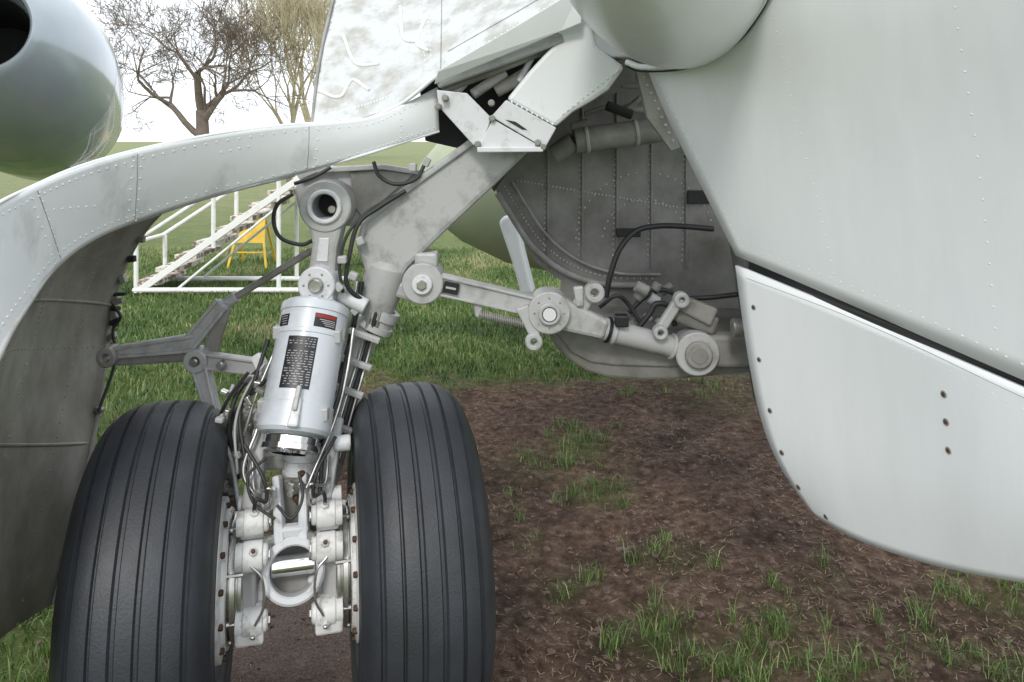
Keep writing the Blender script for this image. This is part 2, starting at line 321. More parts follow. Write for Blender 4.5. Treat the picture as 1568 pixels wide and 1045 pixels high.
bar('crank',(.245,2.40,1.185),(.185,2.40,1.12),.04,.055,.04,'grey',LG,bevel=.01); lug('crank_eye',(.25,2.385,1.19),.030,.012,.045,'grey',LG)
bar('crank_link',(.205,2.37,1.15),(.20,2.37,1.21),.022,.03,.02,'grey',LG)
bar('lock_link_a',(.455,2.43,1.06),(.522,2.43,1.165),.032,.03,.03,'grey',LG,bevel=.006); bar('lock_link_b',(.505,2.45,1.155),(.63,2.45,1.10),.045,.06,.04,'wgrey',LG,bevel=.008)
lug('lock_eye',(.522,2.42,1.16),.024,.009,.04,'grey',LG); lug('lock_eye_low',(.455,2.41,1.062),.022,.009,.04,'grey',LG)
box('lock_valve',(.58,2.48,1.09),(.13,.07,.06),'dgrey',LG,rot=Matrix.Rotation(.35,3,'Y'),bevel=.01)
cyl('lock_cyl',(.50,2.47,1.115),(.63,2.49,1.06),.024,'wgrey',LG)
box('clip_block',(.335,2.40,1.10),(.04,.04,.035),'black',LG)
# door linkage (outboard)
cyl('door_push_rod',(-.618,2.42,1.312),(-.885,2.42,1.148),.011,'wgrey',LG)
cyl('door_rod_end',(-.85,2.42,1.169),(-.90,2.42,1.138),.017,'grey',LG)
bar('door_arm_a',(-.882,2.40,1.155),(-.985,2.40,1.03),.045,.05,.03,'grey',LG,flange=.01,bevel=.008)
bar('door_arm_b',(-.965,2.40,1.035),(-1.205,2.38,1.01),.055,.035,.03,'grey',LG,flange=.01,bevel=.008)
bar('door_arm_c',(-1.205,2.39,.985),(-.97,2.40,.995),.04,.035,.03,'wgrey',LG,bevel=.008)
bar('door_arm_d',(-.878,2.41,1.14),(-.93,2.41,.995),.03,.045,.025,'wgrey',LG)
lug('door_arm_pivot',(-.955,2.385,.985),.036,.014,.06,'grey',LG); cyl('door_arm_bolt',(-.955,2.345,.985),(-.955,2.41,.985),.012,'steel',LG)
bar('door_arm_e',(-.95,2.39,.985),(-.765,2.36,.972),.05,.045,.03,'grey',LG,flange=.008,bevel=.006)
cyl('arm_e_bolt',(-.87,2.33,.98),(-.87,2.40,.98),.011,'steel',LG)
bar('door_arm_f',(-.95,2.39,.975),(-.872,2.33,.80),.05,.03,.035,'grey',LG,flange=.008,bevel=.006)
bar('door_arm_g',(-.87,2.33,.82),(-.80,2.27,.72),.04,.04,.03,'grey',LG)
lug('door_hinge_eye',(-1.215,2.37,1.0),.030,.012,.06,'wgrey',LG)
bar('side_bracket',(-.74,2.27,1.03),(-.69,2.24,.955),.03,.035,.03,'lgrey',LG)
bar('side_bracket_b',(-.77,2.25,.965),(-.70,2.23,.975),.022,.02,.02,'grey',LG)
box('junction_box',(-.76,2.28,.80),(.09,.05,.13),'wgrey',LG,bevel=.008)
box('junction_lug',(-.79,2.24,.72),(.07,.06,.05),'wgrey',LG,bevel=.008)
for i,(a,b,c,dd,r,m) in enumerate([((-.70,2.25,1.08),(-.73,2.2,.96),(-.79,2.2,.85),(-.77,2.2,.70),.006,'rubber'),((-.68,2.25,1.05),(-.72,2.2,.93),(-.75,2.18,.82),(-.80,2.2,.72),.005,'steel'),
     ((-.69,2.2,.98),(-.76,2.2,.90),(-.74,2.16,.80),(-.70,2.12,.72),.006,'rubber'),((-.80,2.25,.95),(-.82,2.2,.85),(-.78,2.18,.76),(-.73,2.1,.66),.006,'grey'),((-.68,2.2,.93),(-.70,2.14,.85),(-.72,2.1,.76),(-.66,2.08,.68),.005,'steel'),
     ((-.72,2.3,1.0),(-.78,2.22,.93),(-.80,2.2,.80),(-.82,2.25,.74),.007,'rubber'),((-.48,2.3,1.05),(-.49,2.22,.93),(-.52,2.18,.83),(-.52,2.12,.70),.006,'rubber'),((-.465,2.3,1.10),(-.475,2.25,.98),(-.50,2.2,.86),(-.55,2.1,.72),.005,'steel'),
     ((-.74,2.2,1.0),(-.80,2.2,.92),(-.83,2.22,.84),(-.81,2.2,.72),.005,'rubber'),((-.66,2.1,.80),(-.70,2.08,.76),(-.68,2.06,.70),(-.62,2.05,.66),.004,'rubber'),
     ((-.70,2.22,1.02),(-.745,2.2,.95),(-.77,2.18,.86),(-.75,2.14,.74),.004,'grey'),((-.60,2.0,.72),(-.56,1.99,.69),(-.54,2.02,.73),(-.56,2.06,.78),.004,'rubber')]):
    hose('loom_%d'%i,[a,b,c,dd],r,m,LG)
bar('torque_link_l',(-.70,2.18,.85),(-.70,2.10,.66),.035,.05,.03,'grey',LG,bevel=.008)
bar('torque_link_r',(-.50,2.24,.86),(-.52,2.16,.66),.04,.05,.03,'grey',LG,bevel=.008)
bar('cross_link',(-.80,2.2,.74),(-.50,2.27,.74),.04,.04,.04,'wgrey',LG,bevel=.008)
cyl('cross_pin',(-.50,2.2,.80),(-.455,2.21,.80),.022,'lgrey',LG)
for i in range(20):
    p=Vector((random.uniform(-.81,-.70),random.uniform(2.14,2.24),random.uniform(.68,.98))); box('clamp_block_%d'%i,p,(random.uniform(.012,.035),.02,random.uniform(.012,.028)),random.choice(['grey','dgrey','lgrey','steel']),LG,rot=Matrix.Rotation(random.uniform(-.5,.5),3,'Y'),bevel=.003)
for i in range(14):
    p=L(random.uniform(-.11,.11),random.uniform(-.10,-.04),random.uniform(.65,.73)); cyl('fitting_%d'%i,p,p+Vector((random.uniform(-.02,.02),-.01,.025)),.009,random.choice(['steel','lgrey','brown','dgrey']),LG,seg=6)
hose('loop_hose',[(-.66,2.36,1.49),(-.70,2.34,1.46),(-.712,2.34,1.41),(-.69,2.34,1.36),(-.63,2.34,1.34),(-.60,2.36,1.35)],.006,'rubber',LG)
hose('bracket_hose_a',[(-.42,2.38,1.585),(-.40,2.36,1.545),(-.35,2.35,1.52),(-.29,2.36,1.535),(-.26,2.38,1.59)],.006,'rubber',LG)
hose('bracket_hose_b',[(-.32,2.36,1.50),(-.40,2.35,1.45),(-.46,2.34,1.40),(-.485,2.33,1.30),(-.49,2.33,1.22),(-.44,2.36,1.16)],.007,'rubber',LG)
hose('bracket_hose_c',[(-.34,2.36,1.49),(-.43,2.35,1.44),(-.49,2.33,1.37),(-.51,2.32,1.28),(-.50,2.32,1.20)],.005,'rubber',LG)
hose('bracket_hose_d',[(-.66,2.38,1.52),(-.60,2.37,1.54),(-.55,2.38,1.57)],.006,'rubber',LG)
for i,p in enumerate([(-.50,2.31,1.30),(-.47,2.32,1.25),(-.51,2.31,1.22),(-.455,2.35,1.35),(-.30,2.37,1.57),(-.26,2.38,1.585),(-.47,2.36,1.14)]):
    box('hose_fitting_%d'%i,p,(.026,.026,.022),'grey',LG,rot=Matrix.Rotation(.4*i,3,'Y'))
cyl('elbow_pipe',(-.52,2.36,1.19),(-.44,2.36,1.15),.024,'lgrey',LG)

# ------------------------------------------------------------------ wing attachment bracket
WB=empty('gear_mounting_bracket')
plate('brace_left',xz(2.30,[(-.222,1.80),(-.132,1.79),(-.060,1.717),(-.09,1.636),(-.113,1.637),(-.215,1.75)]),(0,.02,0),'lgrey',WB,.003)
plate('brace_centre',xz(2.285,[(-.056,1.713),(.092,1.628),(.08,1.622),(-.10,1.628)]),(0,.03,0),'lgrey',WB,.003)
plate('brace_right',xz(2.292,[(-.061,1.721),(-.017,1.77),(.13,1.688),(.096,1.628)]),(0,.02,0),'lgrey',WB,.003)
plate('brace_slot',xz(2.289,[(-.02,1.712),(.01,1.706),(.045,1.682),(.03,1.683)]),(0,.006,0),'dark',WB,.001)
plate('brace_flange',xz(2.27,[(-.102,1.632),(.092,1.632),(.09,1.618),(-.10,1.616)]),(0,.06,0),'lgrey',WB,.003)
for i,p in enumerate([(-.215,1.75),(-.1,1.64),(-.058,1.715),(-.06,1.76),(.09,1.632),(-.195,1.775),(.075,1.645)]): cyl('brace_bolt_%d'%i,(p[0],2.27,p[1]),(p[0],2.31,p[1]),.010,'wgrey',WB,seg=12)
arm=[(-.017,1.772),(.05,1.855),(.128,1.94),(.166,2.04),(.22,2.04),(.25,1.93),(.334,1.868),(.285,1.80),(.234,1.766),(.18,1.735),(.128,1.69)]
plate('mounting_arm',xz(2.31,arm),(0,.10,0),'skin',WB,.012)
plate('arm_root',xz(2.34,[(.19,1.95),(.20,2.3),(.6,2.3),(.45,1.9),(.30,1.90)]),(0,.05,0),'skin',WB,.005)
domes('arm_rivets',[((p.x,2.309,p.z),(0,-1,0)) for p in line((.0,2.3,1.765),(.12,2.3,1.70),9)+line((.15,2.3,1.73),(.31,2.3,1.855),12)],.004,'skin',WB)
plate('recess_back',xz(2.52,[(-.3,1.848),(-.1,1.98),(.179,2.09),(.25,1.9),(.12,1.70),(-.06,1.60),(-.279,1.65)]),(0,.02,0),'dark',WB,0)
for i,(a,b,r,m) in enumerate([((-.21,2.36,1.80),(.12,2.38,1.93),.012,'wgrey'),((-.12,2.38,1.79),(-.02,2.40,1.86),.016,'grey'),((-.19,2.37,1.77),(-.13,2.37,1.84),.012,'grey'),((-.05,2.4,1.80),(.05,2.4,1.86),.02,'wgrey'),((.02,2.38,1.83),(.06,2.38,1.90),.009,'lgrey')]): cyl('recess_rod_%d'%i,a,b,r,m,WB)
bar('recess_beam',(-.22,2.33,1.815),(.15,2.33,1.955),.022,.03,.05,'grey',WB)

# ------------------------------------------------------------------ wing root fairing (polished panel, rises and recedes over the wing)
WF=empty('wing_root_fairing')
r0=[(-.60,2.35,1.700),(-.50,2.34,1.704),(-.416,2.33,1.718),(-.316,2.31,1.765),(-.218,2.29,1.841),(.0,2.28,1.955),(.191,2.27,2.066)]
r1=[(-.62,2.52,1.905),(-.55,2.52,1.915),(-.455,2.52,1.930),(-.37,2.52,1.952),(-.285,2.52,1.99),(-.136,2.52,2.075),(.225,2.52,2.285)]
r2=[(-.635,2.8,2.175),(-.558,2.8,2.187),(-.453,2.8,2.198),(-.359,2.8,2.222),(-.243,2.8,2.268),(-.033,2.8,2.362),(.27,2.8,2.548)]
r3=[(a-.04,3.3,c+.38) for a,b,c in r2]
fair=loft('polished_panel',[r0,r1,r2,r3],'alu',WF,4,.004)
plate('white_edge_strip',[(-.226,2.28,1.815),(-.213,2.255,1.850),(.0,2.245,1.972),(.20,2.235,2.092),(.20,2.26,1.990),(.144,2.27,1.968)],(0,.012,0),'white',WF,.002)
plate('fairing_end',[(.20,2.26,2.03),(.21,2.27,2.3),(.42,2.2,2.3),(.42,2.26,2.0)],(0,.01,0),'white',WF,.002)
hose('edge_bead',[(-.60,2.345,1.70),(-.50,2.335,1.704),(-.416,2.325,1.718),(-.316,2.305,1.765),(-.218,2.285,1.841)],.006,'skin',WF)
hose('side_bead',[r0[0],r1[0],r2[0],r3[0]],.005,'wgrey',WF)
sn=snapper(fair,(-.3,0,3))
its=[]
for a,b in (((-.20,2.30,1.88),(.18,2.30,2.10)),((-.24,2.30,1.85),(-.30,2.8,2.2)),((-.55,2.37,1.73),(-.35,2.36,1.79)),((-.595,2.42,1.78),(-.62,2.75,2.12)),((-.27,2.34,1.88),(-.33,2.78,2.2))):
    its+=[sn(p) for p in line(a,b,22)]
domes('fairing_rivets',its,.003,'skin',WF,h=.3)
for k,(a,b) in enumerate((((-.215,2.31,1.87),(-.25,2.78,2.25)),((-.20,2.36,1.93),(.18,2.36,2.14)))):
    hose('panel_seam_%d'%k,[sn(p)[0] for p in line(a,b,16)],.0016,'wgrey',WF,n=1)
for k,pts in enumerate(([(-.60,2.44,1.80),(-.53,2.40,1.79),(-.50,2.45,1.84),(-.44,2.40,1.81)],[(-.56,2.62,1.99),(-.50,2.5,1.90),(-.42,2.48,1.89)],[(-.38,2.7,2.10),(-.35,2.55,1.98),(-.30,2.50,1.96)],[(-.26,2.42,1.93),(-.30,2.5,1.96),(-.28,2.6,2.07)])):
    hose('reflection_strip_%d'%k,[sn(p)[0] for p in catmull(pts,6)],.0055,'reflection',WF,n=1)  # pale strips added to imitate reflections in the polished panel

# ------------------------------------------------------------------ outboard door / nacelle edge
DO=empty('outboard_gear_door')
T=[(-.223,2.35,1.807),(-.334,2.30,1.746),(-.42,2.25,1.706),(-.599,2.15,1.695),(-.757,2.0,1.667),(-.887,1.87,1.63),(-.968,1.75,1.592),(-1.009,1.65,1.554),(-1.026,1.55,1.521),(-1.071,1.47,1.46),(-1.148,1.40,1.317),(-1.175,1.35,.936)]
F=[(-.219,2.35,1.679),(-.324,2.30,1.644),(-.42,2.25,1.611),(-.607,2.18,1.556),(-.78,2.06,1.509),(-.904,1.95,1.463),(-.972,1.84,1.428),(-1.006,1.74,1.382),(-1.014,1.64,1.308),(-1.019,1.56,1.2275),(-1.028,1.48,1.077),(-1.008,1.40,.722)]
mid=[tuple(lerp(a,b,.5)+Vector((.0,-.012,0))) for a,b in zip(T,F)]
skin=loft('outer_skin',[T,mid,F],'skin',DO,3,.006)
B=[(-.724,2.6,1.575),(-.962,2.6,1.515),(-1.157,2.6,1.425),(-1.218,2.6,1.357),(-1.276,2.6,1.26),(-1.326,2.6,1.119),(-1.346,2.6,.967),(-1.315,2.45,.70),(-1.29,2.2,.35)]
Fi=F[3:-1]+[(-1.02,1.40,.45)]
def bulge(a,b,t,k):
    return tuple(lerp(a,b,t)+Vector((-k,0,k*.3)))
rows=[Fi]+[[bulge(a,b,t,.10*math.sin(math.pi*t)) for a,b in zip(Fi,B)] for t in(.2,.4,.6,.8)]+[B]
inner=loft('inner_lining',rows,'olive',DO,2,.006)
hose('door_lip',Fi,.007,'grey',DO,n=6)
hose('skin_lip',F,.0045,'skin',DO,n=6)
hose('skin_top_lip',T,.004,'white',DO,n=6)
sn=snapper(skin); its=[]
for t in(.12,.88):
    pts=catmull([lerp(a,b,t) for a,b in zip(T,F)],7)
    its+=[sn(p) for p in pts]
for a,b,n in (((-.33,2.3,1.73),(-.33,2.3,1.66),5),((-.55,2.2,1.68),(-.56,2.2,1.58),5),((-.9,1.88,1.62),(-.93,1.92,1.46),7),((-.91,1.86,1.62),(-.94,1.9,1.46),7),((-1.0,1.66,1.54),(-1.0,1.73,1.40),8),((-1.01,1.64,1.53),(-1.01,1.72,1.38),8),((-.99,1.7,1.50),(-.96,1.80,1.50),6),((-.75,2.02,1.62),(-.68,2.05,1.63),4)):
    its+=[sn(p) for p in line(a,b,n)]
domes('skin_rivets',its,.0030,'skin',DO)
for i,(a,b) in enumerate((((-.905,1.87,1.625),(-.935,1.92,1.46)),((-1.005,1.655,1.545),(-1.005,1.735,1.39)),((-.565,2.17,1.69),(-.575,2.19,1.57)))):
    hose('skin_joint_%d'%i,[sn(p)[0] for p in line(a,b,8)],.0009,'wgrey',DO,n=1)
sn=snapper(inner,(-.4,1.9,1.0)); its=[]
for t in(.18,.5,.8):
    pts=catmull([lerp(a,b,t)+Vector((-.08,0,.02)) for a,b in zip(Fi,B)],9); its+=[sn(p) for p in pts]
for k in (4,5,6,7):
    its+=[sn(p+Vector((-.06,0,0))) for p in line(Fi[k],B[k],30)]
domes('lining_rivets',its,.0040,'wgrey',DO)
for k in(5,7): hose('lining_rib_%d'%k,[sn(p+Vector((-.06,0,0)))[0] for p in line(Fi[k],B[k],16)],.005,'olive',DO,n=1)
p,nm=sn((-1.12,1.70,.90)); rt=nm.to_track_quat('X','Z').to_matrix()
box('vent_frame',p+nm*.003,(.004,.075,.13),'grey',DO,rot=rt,bevel=.001); box('vent_slot',p+nm*.006,(.004,.045,.10),'dark',DO,rot=rt,bevel=.001)
hose('back_rib',B[2:],.010,'wgrey',DO,n=6)
cb=catmull(B[3:8],6)
for i,k in enumerate((2,6,9,11,12,13,14,15,17,19,22)):
    p=cb[k]; box('seal_clip_%d'%i,p+Vector((.012+random.uniform(0,.012),-.01,0)),(random.uniform(.015,.04),.02,random.uniform(.010,.03)),'dark' if i%2 else 'wgrey',DO,rot=Matrix.Rotation(random.uniform(-.6,.6),3,'Y'),bevel=.002)
hose('hinge_wire',[cb[12]+Vector((.0,-.02,0)),cb[14]+Vector((.05,-.03,0)),cb[16]+Vector((.03,-.03,.0)),cb[19]+Vector((.05,-.03,0)),cb[22]+Vector((.02,-.03,0))],.005,'rubber',DO)

# ------------------------------------------------------------------ fuselage
FU=empty('aircraft_fuselage')
U=[[(.631,2.2,1.329),(.782,1.93,1.272),(.885,1.67,1.23),(.947,1.45,1.209),(1.069,1.15,1.161)],
   [(.518,2.27,1.584),(.725,1.95,1.528),(.862,1.68,1.531),(.928,1.42,1.538),(1.023,1.1,1.526)],
   [(.394,2.33,1.858),(.6435,1.95,1.821),(.8195,1.65,1.808),(.902,1.38,1.794),(.9765,1.05,1.768)],
   [(.345,2.35,2.13),(.637,1.93,2.092),(.795,1.6,2.043),(.869,1.33,1.999),(.93,1.0,1.954)],
   [(.345,2.35,2.6),(.637,1.93,2.6),(.795,1.6,2.6),(.869,1.33,2.6),(.93,1.0,2.6)]]
up=loft('upper_skin',U,'white',FU,3,.008)
D=[[(.631,2.2,1.301),(.782,1.93,1.250),(.885,1.67,1.212),(.947,1.45,1.194),(1.069,1.15,1.149)],
   [(.661,2.18,1.023),(.814,1.93,1.031),(.899,1.67,1.044),(.947,1.45,1.064),(1.069,1.15,1.09)],
   [(.705,2.15,.79),(.826,1.92,.818),(.904,1.68,.873),(.954,1.46,.938),(1.069,1.15,1.022)],
   [(.800,2.06,.665),(.845,1.92,.67),(.93,1.7,.725),(.98,1.5,.805),(1.069,1.15,.96)]]
DR=empty('inboard_gear_door')
dr=loft('door_panel',D,'white',DR,3,.012)
plate('gap_backing',[(.665,2.2,1.35),(.80,1.95,1.29),(.90,1.69,1.25),(.965,1.47,1.225),(1.09,1.15,1.18),(1.09,1.15,1.12),(.965,1.47,1.17),(.90,1.69,1.18),(.80,1.95,1.22),(.665,2.2,1.28)],(.02,.02,0),'dark',FU,0)
sn=snapper(dr)
holes=[(.914,1.63,1.126),(.923,1.63,1.069),(.933,1.63,1.011)]
for i,h in enumerate(holes):
    p,nm=sn(h); cyl('fastener_ring_%d'%i,p-nm*.001,p+nm*.0015,.0080,'wgrey',DR); cyl('fastener_%d'%i,p-nm*.001,p+nm*.0025,.0052,'brown',DR)
for i,h in enumerate([(.656,2.17,1.194),(.677,2.17,1.053),(.698,2.15,.92),(.722,2.13,.814),(.755,2.1,.735),(.80,2.03,.69)]):
    p,nm=sn(Vector(h)+Vector((.012,-.02,0))); cyl('edge_screw_ring_%d'%i,p-nm*.001,p+nm*.0015,.0078,'wgrey',DR,seg=16); cyl('edge_screw_%d'%i,p-nm*.001,p+nm*.0025,.0050,'brown',DR,seg=10)
its=[sn(p) for p in line((.66,2.17,1.262),(1.0,1.3,1.13),30)]
domes('door_rivets',its,.0020,'white',DR,h=.3)
hose('door_edge_line',[sn(p)[0] for p in line((.66,2.17,1.272),(1.0,1.3,1.155),40)],.0006,'wgrey',DR,n=1)
sn=snapper(up); its=[]
its+=[sn(p) for p in line((.65,2.17,1.36),(1.0,1.3,1.21),30)]
its+=[sn(p) for p in line((.43,2.30,1.83),(.64,2.17,1.36),26)]
its+=[sn(p) for p in line((.80,1.9,1.30),(.66,1.93,1.95),22)]+[sn(p) for p in line((.93,1.5,1.25),(.87,1.5,1.95),18)]
domes('skin_rivets_fus',its,.0026,'white',FU,h=.35)
me=bpy.data.meshes.new('root_pod'); bm=bmesh.new(); bmesh.ops.create_uvsphere(bm,u_segments=64,v_segments=32,radius=1)
for v in bm.verts:
    z,y=v.co.z,v.co.y; v.co=Vector((v.co.x*.245,z*.75,y*.285))
bmesh.ops.rotate(bm,verts=bm.verts,cent=(0,0,0),matrix=Matrix.Rotation(-.35,3,'Z')); bmesh.ops.translate(bm,verts=bm.verts,vec=(.395,1.95,2.12)); bm.to_mesh(me); bm.free()
link('root_pod',me,'white',FU,smooth=True)
hose('pod_lip',[(.335,2.29,1.880),(.38,2.25,1.862),(.48,2.13,1.862),(.565,2.02,1.905),(.61,1.93,1.98),(.63,1.85,2.07)],.009,'skin',FU)
hose('pod_seam',[(.335,2.3,1.868),(.38,2.26,1.850),(.483,2.14,1.850),(.572,2.03,1.895),(.62,1.94,1.975),(.64,1.86,2.065)],.003,'dark',FU)
# wheel well
plate('well_bulkhead',xz(2.95,[(-.064,1.47),(.015,1.318),(.088,1.195),(.187,1.121),(.162,.90),(.285,.802),(.9,.765),(1.4,.95),(1.4,2.3),(.3,2.3),(.236,1.859),(.039,1.613)]),(0,.02,0),'dgrey',FU,0)
loft('well_roof',[[(-.10,2.45,1.56),(.0,2.42,1.66),(.13,2.41,1.72),(.26,2.40,1.84),(.36,2.36,1.93),(.45,2.3,2.2)],[(-.07,2.97,1.46),(.04,2.97,1.613),(.14,2.97,1.74),(.26,2.97,1.88),(.40,2.97,2.0),(.55,2.97,2.2)]],'dgrey',FU,0,.01)
plate('well_top',[(.35,2.35,2.4),(1.4,1.5,2.6),(1.4,2.97,2.6),(.35,2.97,2.4)],(0,0,.01),'dgrey',FU,0)
plate('well_right_wall',[(.68,2.22,1.30),(1.35,2.22,1.30),(1.35,2.95,1.3),(.95,2.95,1.3)],(0,0,.01),'dgrey',FU,0)
plate('belly_pan',xz(2.5,[(.106,1.056),(.135,1.0),(.179,.952),(.235,.915),(.304,.894),(.42,.885),(.533,.888),(.72,.905),(.9,.93),(.9,1.02),(.45,1.02),(.304,1.035),(.20,1.06)]),(0,.5,0),'dgrey',FU,.01)
plate('belly_pan_face',xz(2.49,[(.13,1.05),(.19,.975),(.25,.945),(.33,.935),(.50,.93),(.70,.94),(.70,1.005),(.45,1.01),(.304,1.02),(.20,1.045)]),(0,.02,0),'dgrey',FU,.006)
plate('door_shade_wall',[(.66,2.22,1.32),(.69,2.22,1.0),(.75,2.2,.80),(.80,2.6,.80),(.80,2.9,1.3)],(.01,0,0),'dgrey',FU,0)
plate('opening_flange',xz(2.35,[(.374,1.862),(.407,1.862),(.505,1.63),(.478,1.62),(.405,1.72)]),(0,.03,0),'wgrey',FU,.002)
domes('flange_rivets',[((p.x,2.349,p.z),(0,-1,0)) for p in line((.395,0,1.84),(.482,0,1.65),9)],.005,'grey',FU)
arc=[(-.055,2.93,1.455),(.0,2.93,1.365),(.06,2.93,1.275),(.13,2.93,1.205),(.22,2.93,1.15),(.34,2.93,1.115),(.50,2.93,1.11)]
hose('bulkhead_flange',arc,.012,'wgrey',FU); hose('bulkhead_flange_inner',[(x+.055,y,z+.04) for x,y,z in arc],.006,'wgrey',FU)
its=[((p.x+.028,2.945,p.z+.022),(0,-1,0)) for p in catmull(arc,7)]
its+=[((p.x,2.949,p.z),(0,-1,0)) for p in line((.02,0,1.50),(.62,0,1.40),46)]
for i,x in enumerate((.12,.25,.38,.51,.64)):
    its+=[((x+.004*j/10,2.949,1.20+j*.02),(0,-1,0)) for j in range(28)]
    box('stiffener_%d'%i,(x+.015,2.945,1.50),(.008,.008,.66),'dgrey',FU,bevel=.002)
for r in(.16,.26):
    its+=[((.50+r*math.cos(a),2.949,1.27+r*math.sin(a)),(0,-1,0)) for a in np.arange(.2,3.2,.03/r)]
domes('bulkhead_rivets',its,.0042,'grey',FU)
cyl('well_duct',(.22,2.78,1.65),(.53,2.80,1.69),.045,'wgrey',FU)
for i in (0,3):
    p=lerp((.22,2.78,1.65),(.53,2.80,1.69),.12+.19*i); q=p+Vector((.014,0,.002)); cyl('duct_clamp_%d'%i,p,q,.049,'grey',FU)
cyl('duct_elbow',(.22,2.78,1.65),(.15,2.80,1.60),.035,'dgrey',FU)
for i in range(12):
    a=Vector((random.uniform(.24,.56),random.uniform(2.65,2.9),random.uniform(1.70,1.88))); b=a+Vector((random.uniform(-.12,.12),0,random.uniform(-.04,.05))); cyl('well_pipe_%d'%i,a,b,random.uniform(.006,.018),random.choice(['dgrey','wgrey','dark','olive']),FU)
hose('well_hose_a',[(.33,2.75,1.10),(.345,2.75,1.18),(.38,2.76,1.27),(.44,2.78,1.33),(.52,2.8,1.345),(.60,2.8,1.345),(.72,2.8,1.335)],.010,'rubber',FU)
hose('well_hose_b',[(.38,2.55,1.09),(.43,2.55,1.14),(.49,2.55,1.165),(.56,2.55,1.14),(.64,2.55,1.14),(.72,2.5,1.16)],.008,'rubber',FU)
hose('well_hose_c',[(.40,2.5,1.05),(.44,2.5,1.10),(.46,2.5,1.13),(.50,2.5,1.12),(.52,2.5,1.06)],.009,'rubber',FU)
hose('well_hose_d',[(.28,2.5,1.12),(.33,2.48,1.16),(.37,2.5,1.13),(.41,2.5,1.07)],.007,'rubber',FU)
box('well_label',(.70,2.93,1.44),(.09,.01,.05),'dark',FU); box('well_box',(.43,2.9,1.31),(.09,.03,.03),'dark',FU)
for i in range(12):
    p=Vector((random.uniform(.36,.70),random.uniform(2.5,2.6),random.uniform(1.03,1.17))); cyl('well_valve_%d'%i,p,p+Vector((random.uniform(-.05,.05),0,random.uniform(-.03,.03))),random.uniform(.01,.022),random.choice(['dgrey','wgrey','grey']),FU)
cyl('electrical_plug',(.66,2.35,1.09),(.69,2.35,1.09),.028,'steel',FU)

# ------------------------------------------------------------------ far engine nacelle, near engine
NA=empty('engine_nacelle')
lathe('nacelle_shell',[(-.62,0),(-.60,.10),(-.5,.24),(-.3,.38),(0,.50),(.3,.54),(.8,.53),(1.1,.44),(1.3,.3)],(.0,5.1,1.36),(.985,.15,-.08),'green',NA,seg=64)
plate('nacelle_strake',[(-.075,4.3,1.20),(-.05,4.3,1.235),(.02,4.3,1.24),(.055,4.3,1.05),(.115,4.3,.81),(.05,4.3,.80),(.0,4.3,.98)],(.02,.12,0),'skin',NA,.015)
EN=empty('jet_engine')
o=Vector((-2.40,3.9,1.90)); dd=Vector((-2.0,2.9,2.1))-o
lathe('cowling',[(-.9,.30),(-.5,.385),(0,.42),(.35,.42),(.37,.418),(.372,.413),(.378,.413),(.38,.418),(.6,.395),(.8,.345),(.95,.275),(1.03,.225),(1.06,.20),(1.065,.19),(1.05,.18),(.9,.17)],o,dd,'pod',EN,seg=72)
lathe('intake_duct',[(1.04,.178),(.5,.16),(.5,0)],o,dd,'dark',EN,seg=48)
cyl('fuel_drain',(-1.88,3.55,2.02),(-1.86,3.53,2.02),.015,'dgrey',EN)

# ------------------------------------------------------------------ steps
ST=empty('aircraft_steps')
for k,y in enumerate((8.4,9.1)):
    bar('stringer_%d'%k,(-4.0,y,.04),(-2.2,y,1.30),.07,.07,.04,'stair',ST)
    cyl('handrail_%d'%k,(-4.05,y,.56),(-2.3,y,1.70),.022,'stair',ST); cyl('base_rail_%d'%k,(-4.05,y,.05),(-1.9,y,.05),.028,'stair',ST)
    for j,(x,z0,z1) in enumerate(((-4.03,.02,.58),(-3.2,.5,1.12),(-2.5,.04,1.65),(-2.1,.04,2.0))): cyl('post_%d_%d'%(k,j),(x,y,z0),(x,y,z1),.024,'stair',ST)
    cyl('brace_%d'%k,(-3.6,y,.05),(-2.5,y,.95),.014,'stair',ST)
for i in range(9):
    t=(i+.5)/9; p=lerp((-4.0,8.75,.06),(-2.2,8.75,1.30),t); box('tread_%d'%i,p,(.24,.72,.05),'tread',ST)
cyl('end_rail',(-4.05,8.4,.56),(-4.05,9.1,.56),.02,'stair',ST); cyl('end_rail_low',(-4.05,8.4,.05),(-4.05,9.1,.05),.025,'stair',ST)
box('platform',(-1.8,8.75,1.33),(.8,.8,.05),'tread',ST)
YS=empty('a_frame_sign')
bx=-3.42; by=10.2
plate('sign_board',[(bx-.20,by,.32),(bx+.20,by,.32),(bx+.18,by+.10,.70),(bx-.18,by+.10,.70)],(0,.015,0),'yellow',YS,.003)
for s in(-1,1):
    bar('sign_leg_%d'%s,(bx+s*.19,by,.33),(bx+s*.25,by-.10,0),.03,.03,.02,'yellow',YS); bar('sign_back_leg_%d'%s,(bx+s*.16,by+.13,.66),(bx+s*.22,by+.42,0),.03,.03,.02,'yellow',YS)
bar('sign_brace',(bx-.22,by-.03,.2),(bx+.22,by-.03,.2),.02,.02,.015,'yellow',YS)

